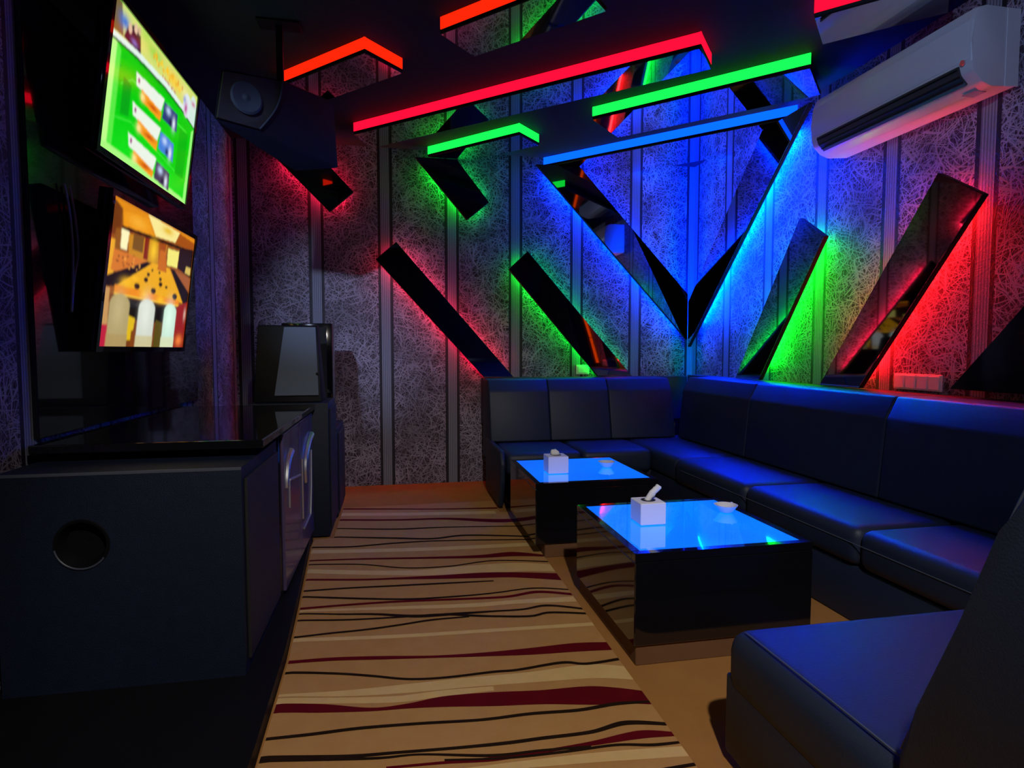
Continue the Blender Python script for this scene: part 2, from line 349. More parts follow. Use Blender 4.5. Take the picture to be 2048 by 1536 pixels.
# ------------------------------------------------------------------ striped rug
STR = [
('r',[(-0.383, 4.214, 0.033), (-0.005, 4.14, 0.026), (0.324, 4.076, 0.025), (0.758, 4.024, 0.038)]),
('c',[(-0.387, 4.078, 0.074), (0.155, 3.985, 0.072), (0.746, 3.918, 0.072)]),
('r',[(-0.374, 3.941, 0.034), (-0.005, 3.869, 0.034), (0.305, 3.837, 0.045), (0.608, 3.733, 0.076), (0.716, 3.717, 0.065)]),
('k',[(-0.372, 3.752, 0.016), (-0.005, 3.666, 0.025), (0.29, 3.649, 0.02), (0.72, 3.581, 0.015)]),
('k',[(-0.369, 3.581, 0.019), (-0.006, 3.487, 0.028), (0.202, 3.437, 0.027), (0.404, 3.463, 0.028), (0.707, 3.371, 0.022)]),
('k',[(-0.456, 3.408, 0.021), (-0.245, 3.38, 0.021), (-0.006, 3.397, 0.022), (0.269, 3.388, 0.018), (0.702, 3.313, 0.017)]),
('c',[(-0.447, 3.337, 0.058), (0.125, 3.266, 0.057), (0.706, 3.233, 0.058)]),
('r',[(-0.447, 3.195, 0.019), (-0.181, 3.169, 0.023), (0.17, 3.119, 0.03), (0.424, 3.089, 0.045), (0.609, 3.092, 0.068), (0.743, 3.038, 0.029)]),
('k',[(-0.439, 3.136, 0.015), (-0.177, 3.085, 0.014), (0.041, 2.993, 0.014), (0.259, 2.975, 0.014), (0.49, 3.012, 0.014), (0.721, 2.945, 0.014)]),
('c',[(-0.426, 3.041, 0.055), (0.04, 2.927, 0.065), (0.35, 2.907, 0.119), (0.596, 2.9, 0.12), (0.737, 2.858, 0.098)]),
('r',[(-0.434, 2.93, 0.022), (-0.166, 2.878, 0.022), (-0.007, 2.862, 0.025), (0.177, 2.842, 0.044), (0.4, 2.824, 0.069), (0.552, 2.801, 0.068), (0.754, 2.736, 0.09)]),
('k',[(-0.424, 2.787, 0.017), (-0.226, 2.785, 0.017), (-0.007, 2.771, 0.018), (0.217, 2.757, 0.018), (0.446, 2.743, 0.012)]),
('k',[(-0.426, 2.727, 0.017), (-0.154, 2.653, 0.019), (0.056, 2.607, 0.018), (0.269, 2.597, 0.016), (0.423, 2.602, 0.013), (0.608, 2.622, 0.014), (0.745, 2.576, 0.013)]),
('r',[(-0.411, 2.597, 0.02), (-0.233, 2.599, 0.02), (-0.007, 2.593, 0.021), (0.255, 2.568, 0.021), (0.47, 2.552, 0.023), (0.62, 2.578, 0.027), (0.753, 2.524, 0.026)]),
('c',[(-0.408, 2.577, 0.015), (-0.007, 2.53, 0.029), (0.3, 2.495, 0.039), (0.512, 2.492, 0.04), (0.748, 2.472, 0.055)]),
('k',[(-0.404, 2.547, 0.012), (-0.225, 2.508, 0.014), (-0.087, 2.481, 0.019), (0.071, 2.432, 0.027), (0.24, 2.422, 0.023), (0.393, 2.416, 0.016), (0.517, 2.411, 0.016), (0.627, 2.429, 0.019), (0.75, 2.37, 0.018)]),
('k',[(-0.404, 2.484, 0.014), (-0.201, 2.451, 0.014), (-0.007, 2.436, 0.014), (0.17, 2.428, 0.018), (0.288, 2.396, 0.02), (0.385, 2.37, 0.018), (0.532, 2.342, 0.018), (0.62, 2.36, 0.018), (0.746, 2.323, 0.018)]),
('k',[(-0.394, 2.335, 0.014), (-0.257, 2.344, 0.014), (-0.12, 2.349, 0.015), (0.011, 2.365, 0.015), (0.138, 2.385, 0.015), (0.287, 2.385, 0.011)]),
('c',[(-0.395, 2.316, 0.028), (-0.008, 2.272, 0.028), (0.366, 2.25, 0.028), (0.755, 2.227, 0.029)]),
('r',[(-0.389, 2.149, 0.021), (-0.228, 2.142, 0.024), (-0.059, 2.119, 0.024), (0.12, 2.091, 0.017), (0.292, 2.073, 0.027), (0.469, 2.062, 0.048), (0.643, 2.059, 0.063), (0.779, 2.045, 0.059)]),
('k',[(-0.377, 2.079, 0.015), (-0.21, 2.042, 0.014), (-0.088, 2.003, 0.014), (0.031, 1.96, 0.013), (0.151, 1.946, 0.013), (0.317, 1.95, 0.014), (0.4, 1.947, 0.014), (0.561, 1.964, 0.016), (0.642, 1.94, 0.016), (0.77, 1.949, 0.016)]),
('c',[(-0.364, 1.941, 0.014), (-0.161, 1.915, 0.034), (0.03, 1.906, 0.051), (0.228, 1.904, 0.058), (0.431, 1.895, 0.064), (0.643, 1.892, 0.089), (0.779, 1.858, 0.087)]),
('c',[(-0.377, 1.913, 0.033), (-0.195, 1.881, 0.032), (-0.008, 1.852, 0.035), (0.144, 1.856, 0.035), (0.301, 1.853, 0.025)]),
('r',[(-0.373, 1.873, 0.047), (-0.227, 1.845, 0.044), (-0.081, 1.811, 0.018), (0.028, 1.808, 0.026), (0.14, 1.81, 0.057), (0.291, 1.794, 0.075), (0.443, 1.775, 0.077), (0.597, 1.755, 0.103), (0.688, 1.737, 0.089), (0.783, 1.711, 0.075)]),
('k',[(-0.371, 1.724, 0.013), (-0.247, 1.722, 0.014), (-0.112, 1.724, 0.014), (0.061, 1.713, 0.013), (0.239, 1.696, 0.013), (0.387, 1.697, 0.014), (0.536, 1.687, 0.015), (0.656, 1.696, 0.016), (0.732, 1.687, 0.012)]),
('k',[(-0.374, 1.646, 0.016), (-0.138, 1.607, 0.014), (-0.009, 1.597, 0.012), (0.155, 1.585, 0.012), (0.29, 1.579, 0.014), (0.395, 1.58, 0.014), (0.538, 1.58, 0.015), (0.65, 1.601, 0.02), (0.775, 1.574, 0.015)]),
('k',[(-0.371, 1.633, 0.01), (-0.073, 1.586, 0.01), (0.056, 1.577, 0.008), (0.249, 1.535, 0.012), (0.383, 1.53, 0.01), (0.518, 1.519, 0.01)]),
('r',[(-0.034, 1.542, 0.009), (0.118, 1.533, 0.011), (0.247, 1.522, 0.017), (0.382, 1.526, 0.013), (0.522, 1.532, 0.018), (0.671, 1.543, 0.035), (0.775, 1.528, 0.02)]),
('k',[(0.118, 1.542, 0.008), (0.279, 1.519, 0.009), (0.447, 1.513, 0.01), (0.587, 1.513, 0.01), (0.686, 1.494, 0.012), (0.778, 1.49, 0.01)]),
('c',[(0.115, 1.496, 0.013), (0.306, 1.487, 0.027), (0.504, 1.477, 0.037), (0.638, 1.466, 0.041), (0.775, 1.454, 0.041)]),
('k', [(-.36, 1.42, .014), (0, 1.40, .012), (.4, 1.39, .012), (.77, 1.40, .012)]),
('r', [(-.36, 1.30, .03), (0, 1.27, .05), (.4, 1.25, .07), (.77, 1.24, .06)]),
('c', [(-.36, 1.12, .03), (0, 1.10, .06), (.4, 1.10, .05), (.77, 1.08, .06)]),
('k', [(-.36, 1.02, .014), (0, .99, .012), (.4, .98, .012), (.77, .97, .012)]),
('r', [(-.36, .86, .02), (0, .84, .04), (.4, .83, .05), (.77, .80, .03)]),
]
b = B(); prism(b, [(-.368, .5, .0008), (.765, .5, .0008), (.765, 3.93, .0008), (.683, 3.93, .0008), (.683, 4.24, .0008), (-.36, 4.24, .0008), (-.36, 3.56, .0008), (-.465, 3.56, .0008), (-.465, 3.44, .0008), (-.409, 2.65, .0008), (-.379, 2.17, .0008), (-.366, 1.63, .0008)], (0, 0, .0092))
for i, (k, pts) in enumerate(STR):
    mi = {'c': 1, 'r': 2, 'k': 3}[k]; z = .0104 + {'c': 0, 'r': .0006, 'k': .0012}[k] + i*.00001
    pts = list(pts)
    if pts[0][0] < -.33: p0, p1 = pts[0], pts[1]; pts = [(-.598, p0[1]+(p0[1]-p1[1])*.6, p0[2])]+pts
    if pts[-1][0] > .70: pts[-1] = (.764, pts[-1][1], pts[-1][2])
    P = smoothpath([(x, y, w_) for x, y, w_ in pts], 8); prev = None
    def xl(y): return float(np.interp(y, [.5, 1.63, 2.17, 2.65, 3.44, 3.55, 3.56], [-.367, -.365, -.378, -.408, -.464, -.464, -.359]))
    P = [p for p in P if p.x > xl(p.y)+.004 and (p.y < 3.93-.04 or p.x < .683)]
    P = [Vector((xl(P[0].y)+.001, P[0].y, P[0].z))]+P if pts[0][0] < -.33 else P
    for p in P:
        h = max(p.z, .004)/2; a = b.verts.new((p.x, p.y+h, z)); c_ = b.verts.new((p.x, p.y-h, z))
        if prev: fc = b.faces.new((prev[0], a, c_, prev[1])); fc.material_index = mi
        prev = (a, c_)
o = obj('striped_rug', b, [m_rug, m_rcrm, m_rred, m_rblk]); tag(o, 'tan runner rug with wavy crimson, black and cream stripes down the aisle', 'rug')

# ------------------------------------------------------------------ lit tables
g_glass = bpy.data.materials.new('lit_blue_glass'); g_glass.use_nodes = True
nt = g_glass.node_tree; bb = nt.nodes['Principled BSDF']
bb.inputs['Base Color'].default_value = (.02, .10, .25, 1); bb.inputs['Roughness'].default_value = .06; bb.inputs['Coat Weight'].default_value = 1
tc = nt.nodes.new('ShaderNodeTexCoord'); gr = nt.nodes.new('ShaderNodeTexNoise'); gr.inputs['Scale'].default_value = 2.2
mp = nt.nodes.new('ShaderNodeMapRange'); mp.inputs[3].default_value = .07; mp.inputs[4].default_value = .22
cr = nt.nodes.new('ShaderNodeCombineColor'); cr.inputs[0].default_value = .0; cr.inputs[2].default_value = 1
nt.links.new(tc.outputs['Object'], gr.inputs['Vector']); nt.links.new(gr.outputs['Fac'], mp.inputs[0]); nt.links.new(mp.outputs[0], cr.inputs[1])
nt.links.new(cr.outputs[0], bb.inputs['Emission Color']); bb.inputs['Emission Strength'].default_value = 1.6
m_pl = mat('brown_plinth', srgb(120, 82, 48), .8, mix=(srgb(104, 70, 40), 8))
def lit_table(label, x0, x1, y0, y1, px=.012):
    c = Vector(((x0+x1)/2, (y0+y1)/2, 0)); t = thing('lit_table', label, 'table', c)
    b = B(); box(b, x0+px, x1-.012, y0+.012, y1-.012, 0, .075, .003, 1); obj('plinth', b, m_pl, t, loc=c)
    b = B(); box(b, x0, x1, y0, y1, .075, .372, .004, 1); obj('body', b, m_gloss, t, loc=c)
    b = B(); f = .032
    for q in ((x0, x1, y0, y0+f), (x0, x1, y1-f, y1), (x0, x0+f, y0+f, y1-f), (x1-f, x1, y0+f, y1-f)): box(b, *q, .372, .402, .002, 1)
    obj('top_frame', b, m_gloss, t, loc=c)
    b = B(); box(b, x0+f, x1-f, y0+f, y1-f, .3725, .400); obj('glass_top', b, g_glass, t, loc=c)
lit_table('black box table with glowing blue glass top nearest the camera', .80, 1.49, 1.90, 2.57)
lit_table('black box table with glowing blue glass top beside the end sofa', .715, 1.40, 3.02, 3.72, .053)
def tissue_box(label, x, y, s, rot, kind):
    c = Vector((x, y, .402)); t = thing('tissue_box', label, 'tissue box', c)
    b = B(); h = s*.82; box(b, x-s/2, x+s/2, y-s/2, y+s/2, .4025, .4025+h, .004, 2); obj('carton', b, m_white, t, loc=c)
    b = B(); lathe(b, [(.001, 0), (.028, 0), (.030, .001), (.001, .0012)], (x, y, .4025+h), 20); obj('opening', b, m_dark, t, loc=c)
    b = B(); rr = random.Random(3)
    if kind == 'roll':      # tissue twisted upwards to the right
        pts = smoothpath([(x-.005, y, .4025+h-.004), (x+.012, y, .4025+h+.022), (x+.034, y, .4025+h+.042), (x+.048, y, .4025+h+.055)], 4)
        tube(b, pts, .014, 9, r2=.012)
        for v in b.verts: v.co += Vector((rr.uniform(-.002, .002), rr.uniform(-.002, .002), rr.uniform(-.002, .002)))
    else:                   # crumpled tuft
        n = 9; top = []
        base = [b.verts.new((x+.03*math.cos(a*2*math.pi/n), y+.012*math.sin(a*2*math.pi/n), .4025+h-.002)) for a in range(n)]
        mid = [b.verts.new((x-.006+.026*math.cos(a*2*math.pi/n)+rr.uniform(-.006, .006), y+.014*math.sin(a*2*math.pi/n), .4025+h+.016+rr.uniform(-.006, .006))) for a in range(n)]
        tp = [b.verts.new((x-.014+.012*math.cos(a*2*math.pi/n), y+.006*math.sin(a*2*math.pi/n), .4025+h+.03+rr.uniform(-.009, .009))) for a in range(n)]
        for A, C in ((base, mid), (mid, tp)):
            for k in range(n): b.faces.new((A[k], A[(k+1) % n], C[(k+1) % n], C[k]))
        b.faces.new(tp); b.faces.new(base[::-1])
    obj('tissue', b, m_tissue, t, 'all', loc=c)
tissue_box('square white tissue box with a rolled tissue on the near table', 1.005, 2.26, .108, 0, 'roll')
tissue_box('square white tissue box with a crumpled tuft on the far table', .90, 3.30, .118, 0, 'tuft')
def ashtray(label, x, y):
    c = Vector((x, y, .402)); t = thing('ashtray', label, 'ashtray', c)
    b = B(); lathe(b, [(.001, .001), (.024, .001), (.031, .007), (.046, .028), (.049, .033), (.045, .033), (.028, .012), (.001, .009)], c, 28)
    obj('bowl', b, m_china, t, True, loc=c)
    for a in (30, 150, 270):
        b = B(); p = c+Vector((.0468*math.cos(math.radians(a)), .0468*math.sin(math.radians(a)), .0338)); box(b, p.x-.004, p.x+.004, p.y-.004, p.y+.004, p.z-.002, p.z+.002, .001, 1); obj('cigarette_rest', b, m_china, t, loc=c)
ashtray('round white ashtray on the near table', 1.395, 2.33)
ashtray('round white ashtray on the far table', 1.235, 3.38)

# ------------------------------------------------------------------ sofas
def cushion(name, parent, bx, r, bulge=None):
    b = B(); box(b, *bx, r, 4)
    return obj(name, b, m_leather, parent, True, loc=((bx[0]+bx[1])/2, (bx[2]+bx[3])/2, bx[4]))
def back_profile(name, parent, prof, axis, a0, a1, r=.03):
    """extrude a side profile (depth d, height z) along x or y and round it"""
    b = B()
    pts = [((a0, d, z) if axis == 'x' else (d, a0, z)) for d, z in prof]
    prism(b, pts, ((a1-a0, 0, 0) if axis == 'x' else (0, a1-a0, 0)), r, 3)
    return obj(name, b, m_leather, parent, True, loc=pts[0])
def seam(parent, pts, r=.0022):
    b = B(); tube(b, pts, r, 6); obj('seam', b, m_seam, parent, True, loc=pts[0])
# L-shaped sofa along the end wall and the right wall
t = thing('corner_sofa', 'long dark navy corner sofa along the end wall and right wall', 'sofa', (2.2, 4.4, 0))
b = B(); box(b, .771, 2.53, 4.03, 4.90, 0, .235, .015, 2); box(b, 1.80, 2.53, 1.46, 4.03, 0, .235, .015, 2); obj('base', b, m_leather, t, True, loc=(2.2, 4.4, 0))
yb = YE-.002; xb = XR-.002
for x0, x1 in ((.735, 1.27), (1.272, 1.79)): cushion('seat_cushion', t, (x0, x1, 3.95, 4.60, .236, .40), .045)
cushion('seat_cushion', t, (1.792, 2.40, 3.60, 4.60, .236, .40), .045)
for y0, y1 in ((1.45, 2.02), (2.022, 2.80), (2.802, 3.598)): cushion('seat_cushion', t, (1.775, 2.40, y0, y1, .236, .40), .045)
pe = [(4.40, .37), (4.47, .37), (4.64, .80), (4.66, .868), (4.845, .868), (4.845, .24), (4.60, .24), (4.60, .37)]
pe = [(4.43, .405), (4.52, .78), (4.58, .872), (4.845, .872), (4.845, .24), (4.605, .24), (4.605, .405)]
for x0, x1 in ((.70, 1.17), (1.172, 1.66), (1.662, 2.20)): back_profile('back_cushion', t, pe, 'x', x0, x1, .012)
pr = [(2.21, .405), (2.245, .78), (2.30, .885), (2.505, .885), (2.505, .24), (2.405, .24), (2.405, .405)]
for y0, y1 in ((.60, 1.45), (1.452, 2.40), (2.402, 3.50), (3.502, 4.42)): back_profile('back_cushion', t, pr, 'y', y0, y1, .012)
b = B(); box(b, .70, 2.505, 4.845, YE-.001, .5, .872, .004, 1); box(b, 2.505, XR-.001, .6, 4.845, .5, .885, .004, 1); obj('back_ledge', b, m_leather, t, True, loc=(2.2, 4.9, .5))
b = B(); prism(b, [(.725, 4.02, .02), (.725, 3.95, .20), (.725, 3.94, .33), (.725, 3.99, .415), (.725, 4.62, .42), (.725, 4.62, .02)], (-.035, 0, 0), .012, 3); obj('end_panel', b, m_leather, t, True, loc=(.70, 4.3, 0))
seam(t, [(1.7735, y, .335) for y in np.linspace(1.5, 3.5, 6)])
# near sofa
t = thing('sofa_bench', 'navy sofa end in the right foreground with leaning backrest', 'sofa', (1.6, 1.0, 0))
b = B(); box(b, .856, 2.2, .52, 1.415, .03, .245, .008, 2); obj('base', b, m_leather, t, True, loc=(1.5, 1, 0))
b = B(); box(b, .852, 1.70, .80, 1.425, .19, .368, .055, 5); obj('seat_cushion', b, m_leather, t, True, loc=(1.3, 1.1, .2))
b = B(); box(b, 1.702, 2.2, .80, 1.425, .19, .368, .055, 5); obj('seat_cushion', b, m_leather, t, True, loc=(1.9, 1.1, .2))
pn = [(.872, .30), (.865, .40), (.825, .50), (.755, .68), (.70, .84), (.665, .93), (.60, .975), (.52, .96), (.50, .85), (.50, .20), (.80, .20)]
b = B(); prism(b, [(.850, y, z) for y, z in pn], (.85, 0, 0), .02, 3); obj('backrest', b, m_leather, t, True, loc=(1.3, .7, .2))
b = B(); prism(b, [(1.702, y, z) for y, z in pn], (.495, 0, 0), .02, 3); obj('backrest', b, m_leather, t, True, loc=(1.9, .7, .2))
pp = smoothpath([(.866, y+.002, z) for y, z in pn[1:6]], 5); seam(t, pp, .0028)
seam(t, smoothpath([(.884, 1.372, .3688), (.884, 1.25, .3705), (.884, 1.05, .3712), (.884, .88, .371)], 4), .0022)
for x, y in ((.90, 1.36), (2.1, 1.36), (.90, .56), (2.1, .56)):
    b = B(); lathe(b, [(.001, 0), (.018, 0), (.022, .031), (.001, .031)], (x, y, 0), 14); obj('foot', b, m_chrome, t, True, loc=(x, y, 0))

# ------------------------------------------------------------------ switches on the walls
c = Vector((XR, 2.585, .94)); t = thing('switch_plate', 'row of four white switches above the right-hand sofa back', 'switch', c)
b = B(); box(b, XR-.011, XR, 2.445, 2.725, .897, .978, .002, 1); obj('plate', b, m_white, t, loc=c)
for k in range(4):
    y = 2.450+k*.069; b = B(); box(b, XR-.015, XR-.0112, y+.004, y+.062, .904, .971, .002, 1); obj('rocker', b, m_white, t, loc=c)
c = Vector((1.575, YE, .935)); t = thing('wall_socket', 'single white wall socket beside the green-lit band', 'socket', c)
b = B(); box(b, 1.525, 1.64, YE-.011, YE, .892, .972, .002, 1); obj('plate', b, m_white, t, loc=c)
b = B(); box(b, 1.54, 1.625, YE-.014, YE-.0112, .903, .961, .002, 1); obj('socket_insert', b, m_white, t, loc=c)

# ------------------------------------------------------------------ air conditioner
c = Vector((XR, 2.64, 2.25)); t = thing('air_conditioner', 'white split air conditioner high on the right wall', 'air conditioner', c)
Y0, Y1 = 2.15, 3.13
prof = [(2.598, 2.535), (2.43, 2.535), (2.385, 2.52), (2.365, 2.47), (2.358, 2.38), (2.362, 2.30), (2.375, 2.262), (2.42, 2.222), (2.47, 2.205), (2.598, 2.215)]
b = B(); prism(b, [(x, Y0, z) for x, z in prof], (0, Y1-Y0, 0), .008, 2); obj('housing', b, m_ac, t, True, loc=c)
fp = [(2.43, 2.5365), (2.384, 2.5215), (2.3632, 2.471), (2.3562, 2.38), (2.3590, 2.312), (2.3650, 2.312), (2.3640, 2.38), (2.3710, 2.468), (2.389, 2.514), (2.43, 2.529)]
b = B(); prism(b, [(x, Y0+.012, z) for x, z in fp], (0, Y1-Y0-.024, 0), .0012, 1); obj('front_panel', b, m_ac, t, True, loc=c)
b = B(); prism(b, [(2.3555, Y0+.055, 2.298), (2.3665, Y0+.055, 2.262), (2.404, Y0+.055, 2.226), (2.420, Y0+.055, 2.245), (2.385, Y0+.055, 2.300)], (0, Y1-Y0-.11, 0)); obj('air_slot', b, m_acd, t, loc=c)
for k, (x, z) in enumerate(((2.353, 2.285), (2.366, 2.256), (2.384, 2.236))):
    b = B(); box(b, x-.002, x+.008, Y0+.06, Y1-.06, z-.0015, z+.0015); obj('louver', b, m_bplas, t, loc=c)
b = B(); lathe(b, [(.001, -.006), (.011, -.006), (.012, 0), (.001, 0)], (2.3585, Y0+.035, 2.305), 16, 'x'); obj('indicator', b, m_chrome, t, True, loc=c)
b = B(); prism(b, [(2.53, Y0-.004, 2.53), (2.598, Y0-.004, 2.53), (2.598, Y0-.004, 2.212), (2.53, Y0-.004, 2.208)], (0, .004, 0), .001, 1); obj('end_plate', b, m_ac, t, loc=c)
b = B(); box(b, 2.44, 2.50, 2.20, 2.26, 2.204, 2.208); obj('rating_label', b, mat('label_pink_grey', (.35, .30, .33), .5, mix=((.3, .26, .3), 9)), t, loc=c)

# ------------------------------------------------------------------ black wall panel behind the screens
b = B(); box(b, XL+.0005, XL+.02, 2.28, 3.95, .80, 2.695, .002, 1); o = obj('wall_panel', b, m_gloss, loc=(XL, 3.1, .8)); tag(o, 'tall glossy black panel on the left wall behind both screens', 'wall panel')
# black plinth carrying the console
b = B(); prism(b, [(XL+.001, .70, .0008), (-.372, .70, .0008), (-.374, 1.63, .0008), (-.388, 2.17, .0008), (-.418, 2.65, .0008), (-.474, 3.44, .0008), (-.474, 3.55, .0008), (XL+.001, 3.55, .0008)], (0, 0, .055)); o = obj('low_platform', b, m_bplas, loc=(-.8, 2.2, 0)); tag(o, 'low black platform on the floor under the media console', 'platform')

def screen(label, xb, xt, y0, y1, z0, z1, fn, cat='television'):
    c = Vector((xb-.03, (y0+y1)/2, z0)); t = thing('television', label, cat, c)
    n = Vector((z1-z0, 0, xt-xb)); n = Vector((z1-z0, 0, -(xt-xb))).normalized()    # outward normal (towards the room, a little down)
    e = .022; up = Vector((xt-xb, 0, z1-z0)).normalized()
    A = Vector((xb, y0, z0))-up*e+Vector((0, -e, 0)); Bq = Vector((xb, y1, z0))-up*e+Vector((0, e, 0)); Cq = Vector((xt, y1, z1))+up*e+Vector((0, e, 0)); D = Vector((xt, y0, z1))+up*e+Vector((0, -e, 0))
    b = B(); prism(b, [p-n*.045 for p in (A, Bq, Cq, D)], n*.043, .004, 2); obj('casing', b, m_gloss, t, True, loc=c)
    b = B()
    O = [A, Bq, Cq, D]; I = [Vector((xb, y0, z0)), Vector((xb, y1, z0)), Vector((xt, y1, z1)), Vector((xt, y0, z1))]
    for k in range(4): prism(b, [O[k]-n*.002, O[(k+1) % 4]-n*.002, I[(k+1) % 4]-n*.002, I[k]-n*.002], n*.008)
    obj('bezel', b, m_gloss, t, loc=c)
    raster('display', I[0], I[1], I[2], I[3], 260, 180, fn, 1.0, t)
    b = B(); cy = (y0+y1)/2; m0 = (A+Bq+Cq+D)/4-n*.046
    box(b, XL+.021, m0.x-.004, cy-.12, cy+.12, m0.z-.10, m0.z+.10, .003, 1); obj('wall_bracket', b, m_bplas, t, loc=c)
    return t, n, O
def shapes(bg, L, seed=0, noise=.0):
    def fn(U, V):
        C = np.tile(np.array(srgb(*bg)), (len(U), 1))
        for kind, g, c in L:
            c = np.array(srgb(*c)) if len(c) == 3 else c
            if kind == 'p': m = inpoly(U, V, g)
            elif kind == 'e': x, y, a, h = g; m = ((U-x)/a)**2+((V-y)/h)**2 < 1
            elif kind == 'g':   # soft blend: centre, radii
                x, y, a, h = g; k = np.exp(-(((U-x)/a)**2+((V-y)/h)**2))[:, None]; C = C*(1-k)+c*k; continue
            C[m] = c
        r = np.random.RandomState(seed); return np.clip(C*(1+noise*r.randn(len(U), 1)), 0, None)
    return fn
G1 = [('p', [(0, 0), (1, 0), (1, .74), (0, .74)], (0, 205, 10)),
      ('g', (.5, .05, .5, .2), (20, 230, 30)),
      ('p', [(0, 0), (.055, 0), (.06, .74), (0, .74)], (190, 255, 140)), ('p', [(.055, .02), (.10, .05), (.095, .7), (.055, .74)], (90, 235, 70)),
      ('p', [(0, 0), (1, 0), (1, .035), (.5, .06), (0, .05)], (170, 250, 130)), ('p', [(.955, .03), (1, .03), (1, .70), (.965, .66)], (150, 250, 120)),
      ('p', [(.12, .5), (.22, .6), (.9, .62), (.9, .61), (.22, .585), (.12, .49)], (70, 230, 60)), ('p', [(.1, .26), (.24, .31), (.93, .2), (.93, .19), (.24, .30), (.1, .25)], (60, 225, 60)),
      ('p', [(.14, .30), (.22, .33), (.22, .55), (.14, .56)], (0, 165, 20)), ('p', [(.80, .2), (.92, .2), (.92, .6), (.80, .6)], (0, 185, 15)),
      ('p', [(0, .76), (.25, .80), (.56, .82), (1, .74), (1, 1), (0, 1)], (215, 225, 120)),
      ('p', [(0, .78), (.10, .80), (.06, 1), (0, 1)], (120, 100, 50)), ('g', (.10, .90, .05, .05), (60, 120, 210)),
      ('p', [(.10, .80), (.27, .81), (.25, .93), (.20, .97), (.13, .90)], (25, 22, 45)), ('e', (.15, .90, .018, .035), (225, 190, 160)), ('e', (.20, .94, .018, .035), (230, 195, 165)), ('e', (.235, .955, .014, .03), (220, 180, 150)),
      ('g', (.20, .84, .03, .02), (110, 110, 190)), ('g', (.40, .93, .10, .05), (150, 215, 80)), ('g', (.30, .97, .05, .03), (180, 220, 90)),
      ('g', (.66, .90, .10, .06), (250, 205, 60)), ('g', (.82, .90, .05, .05), (240, 235, 160)),
      ]
rr = random.Random(5)
for k in range(26):      # broken golden lettering strokes, too blurred to read
    u = .40+k*.015+rr.uniform(-.006, .006); v = .905+.022*math.sin(k*1.3)
    G1.append(('e', (u, v, .006, .018+rr.uniform(0, .012)), rr.choice([(240, 170, 20), (255, 200, 30), (225, 130, 30), (250, 215, 80)])))
for k in range(14):
    G1.append(('e', (.52+k*.013, .835+rr.uniform(-.01, .01), .005, .012), rr.choice([(200, 80, 90), (230, 210, 170), (190, 120, 160)])))
G1 += [('p', [(0, .738), (.25, .775), (.56, .785), (.80, .76), (1, .715), (1, .75), (.8, .80), (.56, .83), (.25, .815), (0, .775)], (225, 245, 235)),
       ('p', [(0, .722), (.25, .757), (.56, .767), (.80, .742), (1, .70), (1, .712), (.8, .757), (.56, .783), (.25, .773), (0, .737)], (10, 80, 25))]
for (w0, o0, t0) in (([(.247, .671), (.57, .691), (.545, .578), (.262, .586)], [(.316, .594), (.55, .573), (.547, .498), (.32, .515)], [(.573, .673), (.752, .682), (.762, .533), (.566, .531)]),
                     ([(.244, .453), (.565, .447), (.54, .336), (.260, .367)], [(.312, .37), (.545, .33), (.542, .256), (.316, .292)], [(.568, .428), (.746, .423), (.757, .273), (.561, .287)]),
                     ([(.235, .224), (.554, .20), (.53, .09), (.254, .136)], [(.303, .135), (.534, .088), (.532, .03), (.307, .065)], [(.558, .185), (.734, .165), (.744, .02), (.55, .040)])):
    G1.append(('p', w0, (236, 246, 232))); G1.append(('p', o0, (250, 160, 30)))
    cu = sum(p[0] for p in o0)/4; cv = sum(p[1] for p in o0)/4
    G1.append(('g', (cu+.02, cv, .06, .018), (200, 70, 10))); G1.append(('g', (cu-.10, cv, .025, .03), (250, 235, 150)))
    G1.append(('e', (w0[0][0]+.035, w0[0][1]-.04, .010, .022), (160, 70, 130)))
    G1.append(('p', t0, (40, 60, 120) if t0[0][1] > .5 else (70, 130, 220) if t0[0][1] > .3 else (70, 60, 90)))
    tu = sum(p[0] for p in t0)/4; tv = sum(p[1] for p in t0)/4
    G1 += [('g', (tu-.03, tv+.03, .03, .03), (190, 215, 250)), ('g', (tu+.05, tv-.03, .02, .05), (230, 240, 255)), ('g', (tu+.01, tv-.04, .02, .03), (20, 22, 60))]
G1 += [('e', (.86, .83, .055, .10), (225, 235, 240)), ('e', (.95, .86, .05, .11), (215, 235, 225)), ('g', (.85, .80, .022, .05), (190, 60, 150)), ('g', (.82, .86, .02, .03), (150, 160, 210)),
       ('g', (.95, .90, .03, .02), (210, 120, 160)), ('p', [(.90, .74), (1, .72), (1, .82), (.92, .84)], (210, 235, 225))]
screen('upper wall television showing a green menu with white and orange rows', -1.09, -1.012, 2.57, 3.52, 1.873, 2.436, shapes((0, 190, 10), G1, 1, .03))
